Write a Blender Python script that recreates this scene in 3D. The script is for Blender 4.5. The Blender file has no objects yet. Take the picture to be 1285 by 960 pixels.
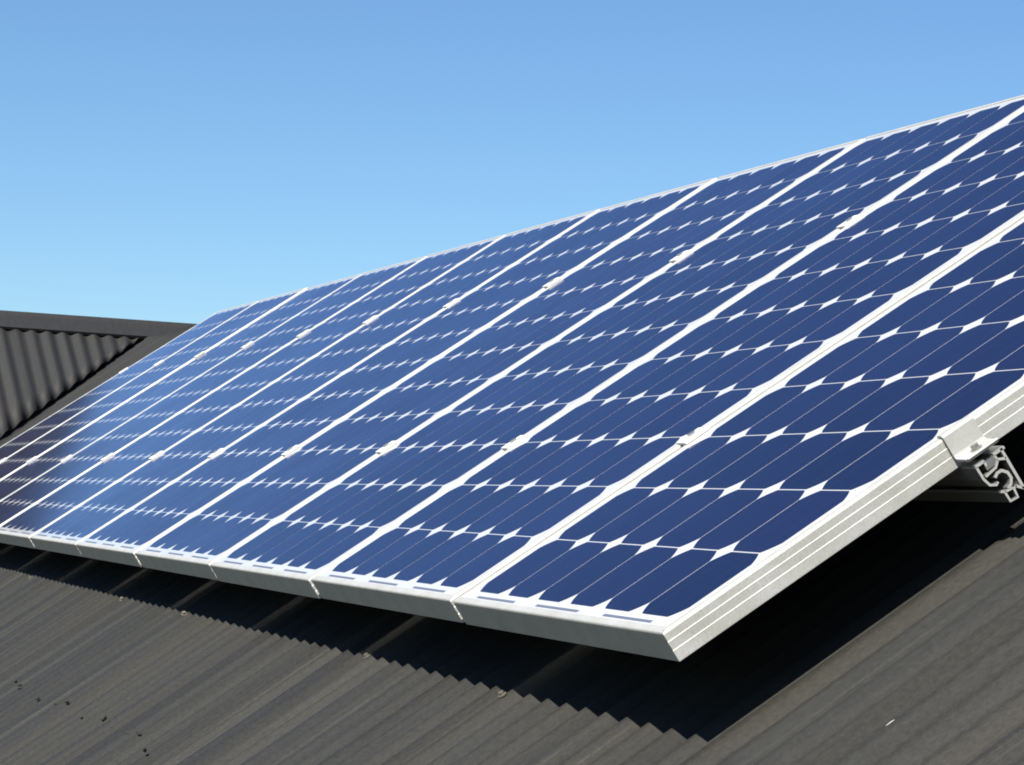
import bpy, bmesh, math, random
from mathutils import Vector, Matrix

random.seed(7)
S = bpy.context.scene
COL = S.collection
R = math.radians

# ------------------------------------------------------------------ frame of reference
# Slope space: u along the row of panels (towards the viewer), v up the slope, n out of the slope.
TILT = R(35.2)
LIFT = 4.3
def P2W(u, v, n):
    return Vector((u, v*math.cos(TILT) - n*math.sin(TILT), LIFT + v*math.sin(TILT) + n*math.cos(TILT)))
ROT = Matrix.Rotation(TILT, 3, 'X')

# ------------------------------------------------------------------ camera
cam = bpy.data.cameras.new('camera')
cam.sensor_fit = 'HORIZONTAL'; cam.sensor_width = 36; cam.lens = 101.3
cam.clip_start = 0.05; cam.clip_end = 3000
co = bpy.data.objects.new('camera', cam); COL.objects.link(co)
right = ROT @ Vector((0.297628, 0.807083, -0.509936))
upv = ROT @ Vector((0.030466, 0.525840, 0.850038))
dep = ROT @ Vector((-0.954196, 0.268531, -0.131916))
m = Matrix((right, upv, -dep)).transposed().to_4x4()
m.translation = P2W(2.89336, -0.812334, 0.710532)
co.matrix_world = m
S.camera = co

# ------------------------------------------------------------------ sky, sun, exposure
sun_p = Vector((0.482, 0.020, 0.876)).normalized()
sun_w = (ROT @ sun_p).normalized()
elev = math.asin(sun_w.z); azim = math.atan2(sun_w.x, sun_w.y)
w = bpy.data.worlds.new('World'); S.world = w; w.use_nodes = True
nt = w.node_tree; nt.nodes.clear()
sky = nt.nodes.new('ShaderNodeTexSky'); sky.sky_type = 'NISHITA'; sky.sun_disc = False
sky.sun_elevation = elev; sky.sun_rotation = azim
sky.air_density = 0.88; sky.dust_density = 0.05; sky.ozone_density = 2.6; sky.altitude = 50
bg = nt.nodes.new('ShaderNodeBackground'); bg.inputs['Strength'].default_value = 0.05
wo = nt.nodes.new('ShaderNodeOutputWorld')
wb = nt.nodes.new('ShaderNodeMix'); wb.data_type = 'RGBA'; wb.blend_type = 'MULTIPLY'; wb.inputs[0].default_value = 1.0
wb.inputs[7].default_value = (0.66, 0.86, 1.03, 1)          # cool daylight white balance of the phone camera
nt.links.new(sky.outputs[0], wb.inputs[6]); nt.links.new(wb.outputs[2], bg.inputs[0]); nt.links.new(bg.outputs[0], wo.inputs[0])
sl = bpy.data.lights.new('sun', 'SUN'); sl.energy = 5.0; sl.angle = R(0.5); sl.color = (1, 0.955, 0.88)
so = bpy.data.objects.new('sun', sl); COL.objects.link(so)
so.rotation_euler = sun_w.to_track_quat('Z', 'Y').to_euler(); so.location = (3, -3, 12)
S.view_settings.view_transform = 'Standard'; S.view_settings.look = 'None'
S.view_settings.exposure = 1.2; S.view_settings.gamma = 1.0; S.view_settings.use_curve_mapping = False
S.render.engine = 'CYCLES'; S.cycles.filter_width = 1.9

# ------------------------------------------------------------------ materials
def mat(name, col, rough=0.5, metal=0.0, spec=0.5):
    M = bpy.data.materials.new(name); M.use_nodes = True
    b = M.node_tree.nodes['Principled BSDF']
    b.inputs['Base Color'].default_value = (*col, 1); b.inputs['Roughness'].default_value = rough
    b.inputs['Metallic'].default_value = metal; b.inputs['Specular IOR Level'].default_value = spec
    return M, M.node_tree, b
def N(t, kind, **kw):
    n = t.nodes.new(kind)
    for k, v in kw.items():
        if k in n.inputs: n.inputs[k].default_value = v
        else: setattr(n, k, v)
    return n
def ramp(t, src, stops):
    r = t.nodes.new('ShaderNodeValToRGB'); t.links.new(src, r.inputs[0])
    e = r.color_ramp.elements
    e[0].position, e[0].color = stops[0][0], (*stops[0][1], 1)
    e[1].position, e[1].color = stops[1][0], (*stops[1][1], 1)
    for p, c in stops[2:]:
        x = e.new(p); x.color = (*c, 1)
    return r
def noise(t, scale, stretch=(1, 1, 1), detail=4.0, rough=0.55, obj=True):
    tc = t.nodes.new('ShaderNodeTexCoord'); mp = t.nodes.new('ShaderNodeMapping')
    mp.inputs['Scale'].default_value = stretch
    t.links.new(tc.outputs['Object' if obj else 'Generated'], mp.inputs[0])
    n = N(t, 'ShaderNodeTexNoise', Scale=scale, Detail=detail, Roughness=rough)
    t.links.new(mp.outputs[0], n.inputs['Vector'])
    return n
def mixc(t, fac, a, b, mode='MIX'):
    x = t.nodes.new('ShaderNodeMix'); x.data_type = 'RGBA'; x.blend_type = mode
    if isinstance(fac, (int, float)): x.inputs[0].default_value = fac
    else: t.links.new(fac, x.inputs[0])
    for i, s in ((6, a), (7, b)):
        if isinstance(s, tuple): x.inputs[i].default_value = (*s, 1)
        else: t.links.new(s, x.inputs[i])
    return x.outputs[2]
def bump(t, b, h, strength, dist=0.001):
    n = N(t, 'ShaderNodeBump', Strength=strength, Distance=dist)
    t.links.new(h, n.inputs['Height']); t.links.new(n.outputs[0], b.inputs['Normal'])

def steel_material(name, dark, mid, dusty, rust, amount):
    """painted corrugated steel, with dust and streaks running down the slope (object y axis)"""
    M, t, b = mat(name, mid, 0.55, 0.0, 0.35)
    streak = noise(t, 13.0, (1.0, 0.016, 1.0), 5, 0.6)
    blot = noise(t, 6.0, (1, 0.07, 1), 5, 0.65)
    scratch = noise(t, 95.0, (1.0, 0.012, 1.0), 2, 0.5)
    fine = noise(t, 210.0, (1, 0.55, 1), 3, 0.85)
    c1 = ramp(t, streak.outputs[0], [(0.30, dark), (0.70, dusty), (0.5, mid)])
    c2 = ramp(t, blot.outputs[0], [(0.47, (0, 0, 0)), (0.66, (1, 1, 1))])
    c3 = mixc(t, c2.outputs[0], c1.outputs[0], rust)
    c3 = mixc(t, amount, c1.outputs[0], c3)
    sc = ramp(t, scratch.outputs[0], [(0.64, (1.0, 1.0, 1.0)), (0.76, (1.7, 1.68, 1.6))])
    c3 = mixc(t, 1.0, c3, sc.outputs[0], 'MULTIPLY')
    sp = ramp(t, fine.outputs[0], [(0.2, (0.45, 0.45, 0.45)), (0.8, (1.55, 1.55, 1.55))])
    c4 = mixc(t, 0.9, c3, sp.outputs[0], 'MULTIPLY')
    t.links.new(c4, b.inputs['Base Color'])
    r = ramp(t, streak.outputs[0], [(0.3, (0.46,)*3), (0.7, (0.68,)*3)])
    t.links.new(r.outputs[0], b.inputs['Roughness'])
    bump(t, b, fine.outputs[0], 0.12, 0.0005)
    return M
M_ROOF = steel_material('weathered grey roofing steel', (0.0155, 0.0156, 0.0145), (0.0185, 0.0184, 0.0165), (0.0238, 0.0230, 0.0190), (0.0245, 0.0218, 0.0155), 0.6)
M_WING = steel_material('charcoal roofing steel', (0.0155, 0.0153, 0.0150), (0.0180, 0.0177, 0.0171), (0.0205, 0.0199, 0.0189), (0.0190, 0.0180, 0.0164), 0.3)
M_CAP, t, b = mat('charcoal ridge flashing', (0.050, 0.049, 0.048), 0.5, 0, 0.4)
fn = noise(t, 60, (1, 0.2, 1)); r = ramp(t, fn.outputs[0], [(0.3, (0.0165, 0.0162, 0.0158)), (0.7, (0.0215, 0.021, 0.0203))]); t.links.new(r.outputs[0], b.inputs['Base Color'])

def alu(name, lo, hi, rough, metal):
    M, t, b = mat(name, hi, rough, metal, 0.5)
    a = noise(t, 350, (1, 1, 1), 3, 0.7); g = noise(t, 14, (1, 1, 1), 4, 0.6)
    r1 = ramp(t, a.outputs[0], [(0.3, lo), (0.7, hi)])
    r2 = ramp(t, g.outputs[0], [(0.35, (0.86, 0.85, 0.82)), (0.65, (1.0, 1.0, 1.0))])
    t.links.new(mixc(t, 1.0, r1.outputs[0], r2.outputs[0], 'MULTIPLY'), b.inputs['Base Color'])
    bump(t, b, a.outputs[0], 0.12, 0.0004)
    return M
M_FRAME = alu('anodised aluminium frame', (0.45, 0.45, 0.42), (0.58, 0.575, 0.535), 0.45, 0.45)
M_RAIL = alu('mill finish aluminium', (0.34, 0.34, 0.325), (0.44, 0.44, 0.42), 0.34, 0.8)
M_CUT = alu('saw cut aluminium', (0.26, 0.26, 0.25), (0.34, 0.34, 0.325), 0.55, 0.0)
M_CLAMP = alu('cast aluminium clamp', (0.30, 0.30, 0.285), (0.35, 0.35, 0.335), 0.45, 0.0)
M_MID = alu('bright aluminium clamp', (0.52, 0.52, 0.50), (0.60, 0.60, 0.58), 0.45, 0.0)
M_BOLT, _, _ = mat('stainless bolt', (0.45, 0.44, 0.42), 0.3, 0.9)
M_SCREW, _, _ = mat('galvanised roofing screw', (0.13, 0.12, 0.095), 0.45, 0.3)

# everything in the laminate lies behind one pane of anti-reflex glass: a matt colour under a Fresnel reflection
def glazed(name, diff, tint, rough, amount, ior=1.5):
    M = bpy.data.materials.new(name); M.use_nodes = True; t = M.node_tree; t.nodes.clear()
    d = N(t, 'ShaderNodeBsdfDiffuse'); d.inputs['Color'].default_value = (*diff, 1)
    g_ = N(t, 'ShaderNodeBsdfGlossy', Roughness=rough); g_.inputs['Color'].default_value = (*tint, 1)
    fr = N(t, 'ShaderNodeFresnel', IOR=ior)
    ml = N(t, 'ShaderNodeMath', operation='MULTIPLY'); ml.inputs[1].default_value = amount
    mx = N(t, 'ShaderNodeMixShader'); out = N(t, 'ShaderNodeOutputMaterial')
    geo = t.nodes.new('ShaderNodeNewGeometry'); dn = N(t, 'ShaderNodeTexNoise', Scale=2.2, Detail=7.0, Roughness=0.7)   # thin dust film
    t.links.new(geo.outputs['Position'], dn.inputs['Vector'])
    du = ramp(t, dn.outputs[0], [(0.3, (amount*0.86,)*3), (0.7, (amount*1.06,)*3)])
    t.links.new(du.outputs[0], ml.inputs[1])
    rg = ramp(t, dn.outputs[0], [(0.3, (rough*1.35,)*3), (0.7, (rough*0.8,)*3)]); t.links.new(rg.outputs[0], g_.inputs['Roughness'])
    t.links.new(fr.outputs[0], ml.inputs[0]); t.links.new(ml.outputs[0], mx.inputs[0])
    t.links.new(d.outputs[0], mx.inputs[1]); t.links.new(g_.outputs[0], mx.inputs[2]); t.links.new(mx.outputs[0], out.inputs[0])
    return M, t, d, g_
M_BACK, t, d, g_ = glazed('white backing sheet behind glass', (0.42, 0.425, 0.43), (0.85, 0.93, 1.0), 0.08, 1.0, 1.36)
M_CELL, t, d, g_ = glazed('blue monocrystalline silicon behind glass', (0.0036, 0.0046, 0.0160), (0.85, 0.83, 1.0), 0.10, 1.0, 1.36)
oi = t.nodes.new('ShaderNodeObjectInfo')
cr = ramp(t, oi.outputs['Random'], [(0.0, (0.0026, 0.0040, 0.0190)), (1.0, (0.0048, 0.0066, 0.0290))])
t.links.new(cr.outputs[0], d.inputs['Color'])
M_BUS, t, d, g_ = glazed('tinned bus bar behind glass', (0.016, 0.019, 0.030), (0.85, 0.90, 1.0), 0.075, 1.0, 1.36)
M_RIB, t, b = mat('tinned collector ribbon', (0.085, 0.10, 0.14), 0.5, 0.0, 0.2)
M_WALL, t, b = mat('cream weatherboard paint', (0.28, 0.265, 0.23), 0.7)
M_FLECK, _, _ = mat('white flake', (0.30, 0.30, 0.28), 0.7)
M_GROUND, t, b = mat('dry lawn', (0.07, 0.09, 0.03), 0.9, 0, 0.1)
gnn = noise(t, 0.35, (1, 1, 1), 8, 0.65)
t.links.new(ramp(t, gnn.outputs[0], [(0.3, (0.025, 0.038, 0.014)), (0.7, (0.07, 0.068, 0.03))]).outputs[0], b.inputs['Base Color'])

# ------------------------------------------------------------------ helpers
def link(name, me, material=None, parent=None, smooth=False):
    o = bpy.data.objects.new(name, me); COL.objects.link(o)
    if material is not None:
        for mm in (material if isinstance(material, (list, tuple)) else [material]): me.materials.append(mm)
    if parent is not None: o.parent = parent
    if smooth:
        for p in me.polygons: p.use_smooth = True
    return o
def mesh(name, verts, faces):
    me = bpy.data.meshes.new(name); me.from_pydata([tuple(v) for v in verts], [], faces); me.update(); return me
def fix(me):
    bm = bmesh.new(); bm.from_mesh(me); bmesh.ops.recalc_face_normals(bm, faces=bm.faces); bm.to_mesh(me); bm.free(); return me
def box_bm(bm, lo, hi, bev=0.0):
    r = bmesh.ops.create_cube(bm, size=1.0)
    for v in r['verts']:
        v.co = Vector([lo[i] + (v.co[i] + 0.5)*(hi[i]-lo[i]) for i in range(3)])
    if bev:
        es = {e for v in r['verts'] for e in v.link_edges}
        bmesh.ops.bevel(bm, geom=list(es), offset=bev, segments=2, affect='EDGES', profile=0.7)
def cyl_bm(bm, c, r, h, axis='Z', seg=14, r2=None):
    q = {'Z': Matrix(), 'X': Matrix.Rotation(R(90), 4, 'Y'), 'Y': Matrix.Rotation(R(90), 4, 'X')}[axis]
    bmesh.ops.create_cone(bm, cap_ends=True, segments=seg, radius1=r, radius2=r if r2 is None else r2, depth=h,
                          matrix=Matrix.Translation(c) @ q)
def done(name, bm):
    me = bpy.data.meshes.new(name); bmesh.ops.recalc_face_normals(bm, faces=bm.faces); bm.to_mesh(me); bm.free(); return me
def empty(name, loc, rx=0.0, label=None, cat=None, group=None):
    o = bpy.data.objects.new(name, None); COL.objects.link(o)
    o.empty_display_size = 0.1; o.location = loc; o.rotation_euler = (rx, 0, 0)
    tag(o, label, cat, group); return o
def tag(o, label=None, cat=None, group=None, kind=None):
    if label: o['label'] = label
    if cat: o['category'] = cat
    if group: o['group'] = group
    if kind: o['kind'] = kind
def prism(poly, x0, x1):
    """extrude a closed (y,z) outline along x"""
    n = len(poly)
    v = [(x0, y, z) for y, z in poly] + [(x1, y, z) for y, z in poly]
    f = [(i, (i+1) % n, n+(i+1) % n, n+i) for i in range(n)] + [tuple(range(n))[::-1], tuple(range(n, 2*n))]
    return v, f
def strip_outline(path, th):
    """closed outline of a bent sheet of thickness th following path in the (y,z) plane"""
    L, Rr = [], []
    for i, p in enumerate(path):
        a = Vector(path[max(i-1, 0)]); c = Vector(path[min(i+1, len(path)-1)])
        d = (c-a).normalized(); nn = Vector((-d.y, d.x))*th*0.5
        L.append(tuple(Vector(p)+nn)); Rr.append(tuple(Vector(p)-nn))
    return L + Rr[::-1]

# ------------------------------------------------------------------ ground
g = bmesh.new(); bmesh.ops.create_grid(g, x_segments=1, y_segments=1, size=1200)
go = link('ground', done('ground', g), M_GROUND); tag(go, kind='structure')

# ------------------------------------------------------------------ house
HB = Vector((-5.0, 0.0, 0.0))
house = empty('house', HB, 0, 'house with a dark grey corrugated metal roof under the panels and a charcoal wing roof', 'house')
PITCH = 0.0747; AMP = 0.0070; CREST = -0.135; MID = CREST - AMP
U_C = -0.070                    # one crest lies here
RIDGE_V = 1.93; EAVE_V = -1.45; U_R = 4.6
SHEET = 10                      # corrugations per sheet
def valley_v(u): return 1.883 - (u + 12.699)*1.0115
def rib(u): return math.asin(0.985*math.cos(2*math.pi*(u - U_C)/PITCH))/math.asin(0.985)
def rel(p): return tuple(p - HB)
# main roof: corrugated sheets lapped every ten corrugations
def main_roof():
    verts, faces = [], []
    seg = 14
    k0 = int((-12.6 - U_C)/PITCH/SHEET) - 1; k1 = int((U_R - U_C)/PITCH/SHEET)
    for k in range(k0, k1+1):
        ua = U_C + (k*SHEET + 0.38)*PITCH; cols = []
        for i in range(SHEET*seg + int(0.5*seg) + 1):
            u = ua + i*PITCH/seg
            if u < -12.75 or u > U_R: continue
            lo = max(EAVE_V, valley_v(u) + 0.10)
            if lo > RIDGE_V - 0.02: continue
            cols.append((u, lo, i/(SHEET*seg)))
        if len(cols) < 3: continue
        vs = [0, 0.12, 0.25, 0.38, 0.5, 0.62, 0.75, 0.88, 1]
        base = len(verts)
        for (u, lo, fr) in cols:
            for f in vs:
                v = lo + (RIDGE_V - lo)*f
                wob = 0.0009*math.sin(u*3.1 + v*2.3) + 0.0006*math.sin(u*11.7 - v*4.1 + k)
                n = MID + AMP*rib(u) + wob + (1-fr)*0.0016
                verts.append(rel(P2W(u, v, n)))
        nv = len(vs)
        for i in range(len(cols)-1):
            for j in range(nv-1):
                a = base + i*nv + j
                faces.append((a, a+nv, a+nv+1, a+1))
    me = mesh('roof', verts, faces)
    o = link('roof', me, M_ROOF, house, True)
    # streak textures run up the slope: object axes follow the slope
    return o
roof = main_roof()
# give the roof object slope-aligned axes so that its procedural streaks follow the corrugations
mi = Matrix.Rotation(TILT, 4, 'X')
roof.data.transform(mi.inverted()); roof.rotation_euler = (TILT, 0, 0)
sol = roof.modifiers.new('thickness', 'SOLIDIFY'); sol.thickness = 0.0006; sol.offset = -1

# back slope of the main roof (over the ridge) and the ridge cap
def fold_sheet(path, x0, x1, th=0.0012):
    v, f = prism(strip_outline(path, th), x0, x1); return v, f
ry, rz = P2W(0, RIDGE_V, CREST)[1:]
v, f = fold_sheet([(ry+0.02, rz-0.02), (ry+3.2, rz-0.02-3.2*math.tan(TILT))], -13.4, U_R)
link('back_roof', fix(mesh('back_roof', [rel(Vector(q)) for q in v], f)), M_WING, house)
c, s = math.cos(TILT), math.sin(TILT)
v, f = fold_sheet([(ry-0.15*c-0.004, rz-0.15*s+0.001), (ry-0.148*c, rz-0.148*s+0.012), (ry-0.02, rz+0.004), (ry, rz+0.014),
                   (ry+0.02, rz+0.004), (ry+0.148*c, rz-0.148*s+0.012)], -10.7, U_R+0.02)
link('ridge_cap', fix(mesh('ridge_cap', [rel(Vector(q)) for q in v], f)), M_CAP, house)

# wing roof: slope facing the panels, cut along the valley
YAW = R(-2); TB = R(32)
h = Vector((math.sin(YAW), math.cos(YAW), 0)); pr = Vector((math.cos(YAW), -math.sin(YAW), 0))
ds = pr*math.cos(TB) - Vector((0, 0, 1))*math.sin(TB); nb = ds.cross(h).normalized()
if nb.z < 0: nb = -nb
QW = P2W(-12.699, 1.883, -0.135)
NA = ROT @ Vector((0, 0, 1)); PA = P2W(0, 0, CREST)
WP = 0.0845; WA = 0.0085; WLEN = 3.5
def wing_len(s_):
    """distance down the wing slope until the main roof surface"""
    p = QW + h*s_
    den = ds.dot(NA)
    d = (PA - p).dot(NA)/den
    return d
def wing_frame(o, verts):
    fr = Matrix((ds.cross(nb)*-1, -ds, nb)).transposed()   # x along the ridge, y up the slope, z out
    if fr.determinant() < 0: fr = Matrix((ds.cross(nb), -ds, nb)).transposed()
    o.data.transform(fr.inverted().to_4x4()); o.rotation_euler = fr.to_euler()
def wing_sheet(up_n=0.030):
    verts, faces, top = [], [], []
    seg = 14; s0, s1 = -8.5, 0.16
    n_s = int((s1-s0)/WP*seg)
    nv = 7; cols = 0; prev = None
    for i in range(n_s+1):
        s_ = s1 - i*WP/seg
        L = min(wing_len(s_), WLEN)
        L = max(L, -0.02) 
        nn = up_n + WA*math.cos(2*math.pi*s_/WP)
        for j in range(nv):
            d = -0.135 + (L + 0.135)*j/(nv-1)
            verts.append(rel(QW + h*s_ + ds*d + nb*(nn - 0.010)))
        if cols:
            a = (cols-1)*nv; b_ = cols*nv
            for j in range(nv-1): faces.append((a+j, a+j+1, b_+j+1, b_+j))
        cols += 1
    o = link('wing_roof', mesh('wing_roof', verts, faces), M_WING, house, True)
    wing_frame(o, verts)
    md = o.modifiers.new('thickness', 'SOLIDIFY'); md.thickness = 0.0045; md.offset = 0
    return o
wing = wing_sheet()
# wing ridge cap: two flanges with a rolled crown and turned-down lips
hs = pr*math.cos(TB) - Vector((0, 0, 1))*math.sin(TB)
def wing_cap():
    crown = QW + ds*(-0.150) + nb*0.040
    far = -pr*math.cos(TB) - Vector((0, 0, 1))*math.sin(TB)
    prof = [crown + ds*0.158 - nb*0.014, crown + ds*0.158 + nb*0.0, crown + ds*0.03 + nb*0.001, crown + Vector((0, 0, 0.010)),
            crown + far*0.03, crown + far*0.158, crown + far*0.158 - Vector((0, 0, 0.018))]
    verts, faces = [], []
    for s_ in (-8.5, 0.75):
        for p in prof: verts.append(rel(p + h*s_))
    k = len(prof)
    for i in range(k-1): faces.append((i, i+1, k+i+1, k+i))
    o = link('wing_ridge_cap', mesh('wing_ridge_cap', verts, faces), M_CAP, house)
    wing_frame(o, verts)
    md = o.modifiers.new('thickness', 'SOLIDIFY'); md.thickness = 0.0016
    # far slope of the wing
    a = crown + far*0.12 - Vector((0, 0, 0.02)); bb = crown + far*3.7 - Vector((0, 0, 0.02))
    vv = [rel(a + h*-8.5), rel(bb + h*-8.5), rel(bb + h*0.6), rel(a + h*0.6)]
    o2 = link('wing_back_roof', mesh('wing_back_roof', vv, [(0, 1, 2, 3)]), M_WING, house)
    md = o2.modifiers.new('thickness', 'SOLIDIFY'); md.thickness = 0.02
wing_cap()
# valley gutter: folded sheet under both cut edges
va = P2W(-12.68, valley_v(-12.68), -0.160); vb = P2W(-9.44, valley_v(-9.44), -0.162)
along = (vb-va).normalized(); sideA = NA.cross(along).normalized()
if sideA.x < 0: sideA = -sideA
sideB = along.cross(nb).normalized()
if sideB.x > 0: sideB = -sideB
gv = []
for p in (va, vb):
    for q in (sideA*0.13, sideA*0.02, Vector((0, 0, -0.012)), sideB*0.02, sideB*0.22): gv.append(rel(p+q))
o = link('valley_gutter', mesh('valley_gutter', gv, [(i, i+1, 5+i+1, 5+i) for i in range(4)]), M_CAP, house)
o.modifiers.new('thickness', 'SOLIDIFY').thickness = 0.001
# walls and eaves, under the roofs
def hbox(name, lo, hi, material):
    bm = bmesh.new(); box_bm(bm, [lo[i]-HB[i] for i in range(3)], [hi[i]-HB[i] for i in range(3)]); return link(name, done(name, bm), material, house)
ev = P2W(0, EAVE_V, CREST)
zt = ev.z - 0.22
hbox('wall', (-13.0, ev.y+0.55, 0), (U_R-0.5, ev.y+0.75, zt+0.18), M_WALL)
hbox('wall', (-13.0, ev.y+5.2, 0), (U_R-0.5, ev.y+5.4, zt+0.18), M_WALL)
hbox('wall', (U_R-0.7, ev.y+0.752, 0), (U_R-0.5, ev.y+5.198, zt+0.17), M_WALL)
hbox('wall', (-10.4, ev.y-5.0, 0), (-10.2, ev.y+0.548, zt+0.10), M_WALL)
hbox('fascia', (-9.2, ev.y+0.03, zt-0.02), (U_R-0.02, ev.y+0.06, zt+0.14), M_CAP)
# roofing screws with washers on the crests of every lap
def screw_mesh():
    bm = bmesh.new(); cyl_bm(bm, Vector((0, 0, 0.001)), 0.0062, 0.0014); cyl_bm(bm, Vector((0, 0, 0.0036)), 0.0042, 0.0045, seg=6); return done('screw', bm)
SM = screw_mesh(); SM.materials.append(M_SCREW)
for k in (-11, -9, -7, -5, -4, -2, -1, 2, 4):
    for v0 in (-0.016, -1.15):
        u = U_C + (k*SHEET + 1)*PITCH
        if valley_v(u) + 0.15 > v0 and u < -9.4: continue
        o = bpy.data.objects.new('screw', SM); COL.objects.link(o); o.parent = house
        o.location = P2W(u, v0 + random.uniform(-.006, .006), CREST+0.0012) - HB; o.rotation_euler = (TILT, 0, random.random())

# ------------------------------------------------------------------ solar panels
PW, PL, PP = 0.8017, 1.590, 0.8167          # width, length, spacing
U0, V0 = 0.013, -0.002
CW, CH = 0.125, 0.128
MS, MB = 0.0259, 0.027
ZL = -0.0012                                  # laminate face below the frame lip
def frame_mesh():
    inner = [(0.025, -.0372), (0.025, -.0356), (0.0022, -.0356), (0.0022, -.0080), (0.0110, -.0078)]
    long_side = [(0.0110, -0.0018), (0.0110, 0), (0.0052, 0), (0.0046, -0.0022), (0.0032, -0.0022), (0.0026, -0.0004), (0.0014, -0.0008), (0.0004, -0.0034),
            (0.0008, -.0122), (0.0001, -.0127), (0.0002, -.0138), (0.0008, -.0232), (0.0001, -.0237), (0.0002, -.0248), (0.0005, -.0366), (0.0006, -.0372)] + inner
    short_side = [(0.0110, -0.0018), (0.0110, 0), (0.0030, 0), (0.0010, -0.0010), (0.0003, -0.0026), (0.0002, -0.0040), (0.0002, -.0366), (0.0006, -.0372)] + inner
    verts, faces = [], []
    cs = [(0, 0, -1, 1), (0, PL, -1, -1), (-PW, PL, 1, -1), (-PW, 0, 1, 1)]
    for c_ in range(4):
        prof = long_side if c_ in (0, 2) else short_side
        n = len(prof); base = len(verts)
        for cx, cy, sx, sy in (cs[c_], cs[(c_+1) % 4]):
            for d, z in prof: verts.append((cx + sx*d, cy + sy*d, z))
        for i in range(n):
            j = (i+1) % n
            faces.append((base+i, base+j, base+n+j, base+n+i))
    return mesh('frame', verts, faces)
def laminate_mesh():
    bm = bmesh.new(); box_bm(bm, (-PW+0.0112, 0.0112, ZL-0.0045), (-0.0112, PL-0.0112, ZL)); return done('laminate', bm)
def cell_mesh():
    hw, hh, rr = 0.0614, 0.0630, 0.0746
    pts = []
    for q in range(4):
        sx, sy = ((1, 1), (-1, 1), (-1, -1), (1, -1))[q]
        a0 = math.atan2(math.sqrt(rr**2-hw**2), hw); a1 = math.atan2(hh, math.sqrt(rr**2-hh**2))
        ar = [(rr*math.cos(a0+(a1-a0)*i/6), rr*math.sin(a0+(a1-a0)*i/6)) for i in range(7)]
        if sx*sy < 0: ar = ar[::-1]
        pts += [(sx*x, sy*y) for x, y in ar]
    verts = [(x, y, 0.0) for x, y in pts] + [(x, y, -0.0002) for x, y in pts]; n = len(pts)
    faces = [tuple(range(n))] + [(i, n+i, n+(i+1) % n, (i+1) % n) for i in range(n)]
    # two narrow bus bars run up every cell
    for bx in (-0.0305, 0.0305):
        k = len(verts); e = 0.00075
        verts += [(bx-e, -0.0622, 0.00006), (bx+e, -0.0622, 0.00006), (bx+e, 0.0622, 0.00006), (bx-e, 0.0622, 0.00006)]
        faces.append((k, k+1, k+2, k+3))
    me = mesh('solar_cell', verts, faces)
    me.materials.append(M_CELL); me.materials.append(M_BUS)
    for p in me.polygons[-2:]: p.material_index = 1
    return me
def ribbon_mesh():
    bm = bmesh.new(); box_bm(bm, (-0.080, -0.0022, -0.0001), (0.080, 0.0022, 0.0003)); return done('bus_ribbon', bm)
FM, LM, CM, RM = frame_mesh(), laminate_mesh(), cell_mesh(), ribbon_mesh()
FM.materials.append(M_FRAME); LM.materials.append(M_BACK); RM.materials.append(M_RIB)
def child(name, me, parent, loc=(0, 0, 0)):
    o = bpy.data.objects.new(name, me); COL.objects.link(o); o.parent = parent; o.location = loc; return o
words = ['first', 'second', 'third', 'fourth', 'fifth', 'sixth', 'seventh', 'eighth', 'ninth', 'tenth', 'eleventh']
panel_labels = [
    'nearest solar panel at the right end, its bare long side held by an end clamp',
    'second solar panel counted from the bare right end of the row',
    'third solar panel counted from the bare right end of the row',
    'fourth solar panel from the bare right end of the row, whole top edge in view',
    'fifth solar panel counted from the bare right end of the row',
    'sixth solar panel counted from the bare right end, middle one of eleven',
    'seventh solar panel counted from the bare right end of the row',
    'eighth solar panel from the right end, its cells turning dark near the bottom',
    'third solar panel from the far end beside the charcoal wing roof',
    'second solar panel from the far end beside the charcoal wing roof',
    'farthest solar panel at the left end of the row, next to the charcoal wing roof']
jig = [0, 0.0006, -0.0006, 0.0008, -0.0004, 0.0005, 0.0, -0.0008, 0.0007, 0.0, 0.0004]
for k in range(11):
    p = empty('solar_panel', P2W(U0 - k*PP, V0 + jig[k], jig[(k*3) % 11]), TILT + jig[(k*5) % 11]*0.9, panel_labels[k], 'solar panel', 'solar panels in one row on the roof')
    child('frame', FM, p)
    lam = child('laminate', LM, p)
    for i in range(6):
        for j in range(12):
            child('solar_cell', CM, lam, (-(MS + (i+0.5)*CW), MB + (j+0.5)*CH, ZL + 0.00022))
    for i in (1, 3, 5):
        child('bus_ribbon', RM, lam, (-(MS + i*CW), MB - 0.0105, ZL + 0.0001))

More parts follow.
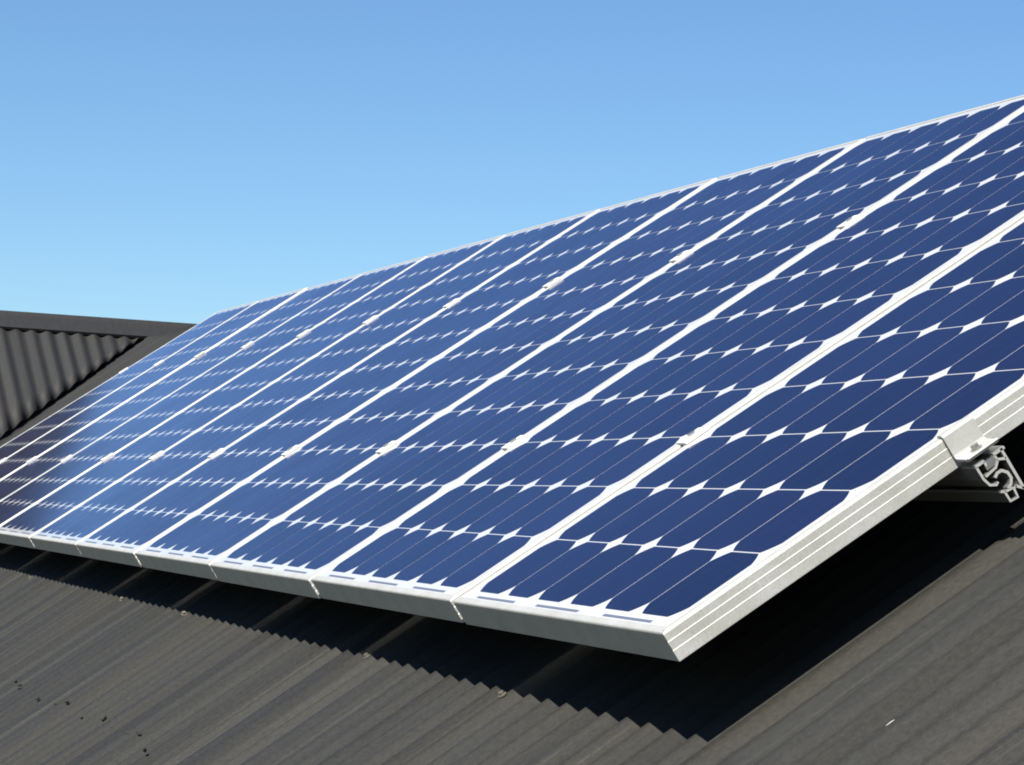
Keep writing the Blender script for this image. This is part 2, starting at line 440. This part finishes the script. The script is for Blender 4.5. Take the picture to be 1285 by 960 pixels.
# ------------------------------------------------------------------ mounting rails, clamps
RN = -0.0374
def rail(v0, u_end, u_far, label):
    o = empty('mounting_rail', P2W(u_end, v0, RN-0.06), TILT, label, 'rail')
    # cross-section: y up the slope, z out of the roof, pieces of extruded sheet wall; origin at the foot of the rail
    T = 0.06
    pieces = [([(0.036, T), (0.0365, T-0.052)], 0.0024), ([(-0.001, T-0.0012), (0.0118, T-0.0012)], 0.0024), ([(0.0245, T-0.0012), (0.0405, T-0.0012)], 0.0024),
              ([(0.0, T-0.002), (0.0005, T-0.018), (0.0035, T-0.027), (0.0105, T-0.031), (0.0135, T-0.029)], 0.0022),
              ([(0.0110, T-0.002), (0.0112, T-0.0075)], 0.002), ([(0.0252, T-0.002), (0.0262, T-0.008), (0.0355, T-0.0125)], 0.0022), ([(0.004, T-0.0165), (0.0200, T-0.0145), (0.0262, T-0.0085)], 0.0022),
              ([(0.0130, T-0.0235), (0.0180, T-0.0205), (0.0240, T-0.0210), (0.0290, T-0.0265), (0.0295, T-0.0340), (0.0255, T-0.0395), (0.0200, T-0.0415)], 0.0026),
              ([(0.0105, T-0.0400), (0.0145, T-0.0425), (0.0150, T-0.0550), (0.0250, T-0.0560), (0.0258, T-0.0455), (0.0300, T-0.0445)], 0.0022),
              ([(0.0150, T-0.0430), (0.0255, T-0.0440)], 0.002), ([(0.0290, T-0.0440), (0.0365, T-0.0515), (0.0410, T-0.0515)], 0.0022)]
    verts, faces = [], []
    for path, th in pieces:
        v, f = prism(strip_outline(path, th*1.35), u_far - u_end, 0.0); b0 = len(verts)
        verts += v; faces += [tuple(q+b0 for q in ff) for ff in f]
    child_o = link('extrusion', fix(mesh('extrusion', verts, faces)), [M_RAIL, M_CUT], o)
    for pg in child_o.data.polygons:
        if abs(pg.normal.x) > 0.9: pg.material_index = 1
    # feet standing on the crests, all along
    u = U_C - PITCH*6
    while u > u_far + 0.05:
        bm = bmesh.new()
        box_bm(bm, (u-u_end-0.020, 0.0425, CREST-RN+0.06+0.0003), (u-u_end+0.020, 0.085, CREST-RN+0.06+0.0045), 0.0008)
        box_bm(bm, (u-u_end-0.020, 0.0385, CREST-RN+0.06+0.0003), (u-u_end+0.020, 0.0424, 0.030), 0.0008)
        cyl_bm(bm, Vector((u-u_end, 0.0655, CREST-RN+0.06+0.0075)), 0.0055, 0.006, seg=6)
        link('foot', done('foot', bm), M_RAIL, o)
        u -= PITCH*16
    return o
VR = (0.389, 1.098)
rail(VR[0], U0+0.036, U0-10*PP-PW-0.035, 'lower aluminium mounting rail, hollow cut end showing under the nearest panel')
rail(VR[1], U0+0.036, U0-10*PP-PW-0.035, 'upper aluminium mounting rail hidden beneath the top half of the panels')

# end clamp: plate over the lip, flat side plate, bent foot with bolt on the rail
def end_clamp(u, v, mirror, label):
    o = empty('end_clamp', P2W(u, v, RN), TILT, label, 'clamp', 'end clamps on the outer panel edges')
    sgn = -1 if mirror else 1
    Z = -RN
    path = [(-0.0095, Z+0.0018), (0.0015, Z+0.0019), (0.0030, Z+0.0004), (0.0032, Z-0.010), (0.0034, Z-0.0225), (0.0048, Z-0.0262), (0.0080, Z-0.0280), (0.0330, Z-0.0290), (0.0350, Z-0.0262)]
    ol = strip_outline([(sgn*a, b_) for a, b_ in path], 0.0030)
    n = len(ol); hw = 0.0215
    vs = [(a, -hw, b_) for a, b_ in ol] + [(a, hw, b_) for a, b_ in ol]
    fs = [(i, (i+1) % n, n+(i+1) % n, n+i) for i in range(n)] + [tuple(range(n)), tuple(range(n, 2*n))[::-1]]
    link('bracket', fix(mesh('bracket', vs, fs)), M_MID if mirror else M_CLAMP, o)
    bm = bmesh.new()
    cyl_bm(bm, Vector((sgn*0.019, 0.0, Z-0.0265)), 0.0072, 0.0022, seg=18)
    cyl_bm(bm, Vector((sgn*0.019, 0.0, Z-0.0235)), 0.0052, 0.0050, seg=6)
    link('bolt', done('bolt', bm), M_BOLT, o)
    bm = bmesh.new(); box_bm(bm, (sgn*0.019-0.010, -0.0085, -0.0125), (sgn*0.019+0.0165, 0.0085, -0.0030), 0.0012)
    link('rail_nut', done('rail_nut', bm), M_BOLT, o)
    return o
end_clamp(U0, VR[0]+0.018, False, 'end clamp gripping the bare right side of the nearest panel above the cut rail end')
end_clamp(U0-10*PP-PW, VR[1]+0.018, True, 'end clamp on the far left edge of the farthest panel')
# mid clamps: a small capped block over the gap between two frames
def mid_clamp_parts():
    bm = bmesh.new()
    box_bm(bm, (-0.0190, -0.0200, 0.0005), (0.0190, 0.0200, 0.0040), 0.0010)
    for sx in (-1, 1): box_bm(bm, (sx*0.0060-0.0012, -0.0198, -0.0150), (sx*0.0060+0.0012, 0.0198, 0.0012))
    a = done('clamp_plate', bm); a.materials.append(M_MID)
    bm = bmesh.new(); cyl_bm(bm, Vector((0, 0, 0.0056)), 0.0065, 0.0040, seg=6); cyl_bm(bm, Vector((0, 0, -0.015)), 0.0035, 0.036, seg=8)
    c_ = done('bolt', bm); c_.materials.append(M_BOLT)
    return a, c_
CPM, BM_ = mid_clamp_parts()
ords = ['first and second', 'second and third', 'third and fourth', 'fourth and fifth', 'fifth and sixth', 'sixth and seventh', 'seventh and eighth', 'eighth and ninth', 'ninth and tenth', 'tenth and eleventh']
for row, name in ((0, 'lower'), (1, 'upper')):
    for k in range(1, 11):
        if row == 1 and k == 1: continue          # outside the picture
        u = U0 - k*PP + (PP-PW)/2
        lab = '%s clamp in the seam between the %s panels from the right end' % (name, ords[k-1])
        o = empty('mid_clamp', P2W(u, VR[row]+0.018, 0.0002), TILT, lab, 'clamp', 'mid clamps in the seams between panels')
        child('clamp_plate', CPM, o); child('bolt', BM_, o)

# ------------------------------------------------------------------ a white fleck lying on the roof
def fleck(u, v):
    bm = bmesh.new()
    r = bmesh.ops.create_icosphere(bm, subdivisions=2, radius=1)
    for q in r['verts']:
        q.co = Vector((q.co.x*0.0026*(1+0.3*math.sin(q.co.y*4)), q.co.y*0.0065, q.co.z*0.0012))
    o = link('paint_flake', done('paint_flake', bm), M_FLECK)
    n = MID + AMP*rib(u) + 0.0035
    o.location = P2W(u, v, n); o.rotation_euler = (TILT, 0, 0)
    tag(o, 'small white flake lying on the sunlit roof at the lower right', 'debris')
fleck(0.2706, 0.0796)

# ------------------------------------------------------------------ dark leaf scraps caught between the corrugations
def scrap_mesh(seed):
    rnd = random.Random(seed); bm = bmesh.new()
    for q in range(1 + seed % 2):
        r = bmesh.ops.create_icosphere(bm, subdivisions=1, radius=1)
        ox, oy, a = rnd.uniform(-.008, .008), rnd.uniform(-.012, .012), rnd.uniform(0, 3)
        for v in r['verts']:
            x, y = v.co.x*rnd.uniform(.0025, .0045), v.co.y*rnd.uniform(.004, .009)
            v.co = Vector((ox + x*math.cos(a) - y*math.sin(a), oy + x*math.sin(a) + y*math.cos(a), 0.002 + v.co.z*.0035))
    return done('leaf_scrap', bm)
SCR = [scrap_mesh(i) for i in range(3)]
M_LEAF, _, _ = mat('dead dark leaf', (0.011, 0.010, 0.008), 0.8)
for q in SCR: q.materials.append(M_LEAF)
SPOTS = [(-3.598, -0.344), (-3.414, -0.332), (-2.904, -0.339), (-2.813, -0.334), (-2.623, -0.336), (-2.455, -0.33), (-2.171, -0.336), (-2.049, -0.333), (-1.881, -0.335), (-3.159, -0.334)]
for i, (u, v) in enumerate(SPOTS):
    o = bpy.data.objects.new('leaf_scrap', SCR[i % 3]); COL.objects.link(o)
    k = round((u - U_C)/PITCH - 0.12) + 0.12; u = U_C + k*PITCH
    o.location = P2W(u, v + random.uniform(-.02, .02), MID + AMP*rib(u) + 0.0005); o.scale = (random.uniform(.6, 1.2),)*3; o.rotation_euler = (TILT, 0, i*1.3)
    tag(o, 'small dark scrap of leaf litter on the roof near the lower left corner', 'leaf litter', 'leaf scraps on the lower left of the roof')
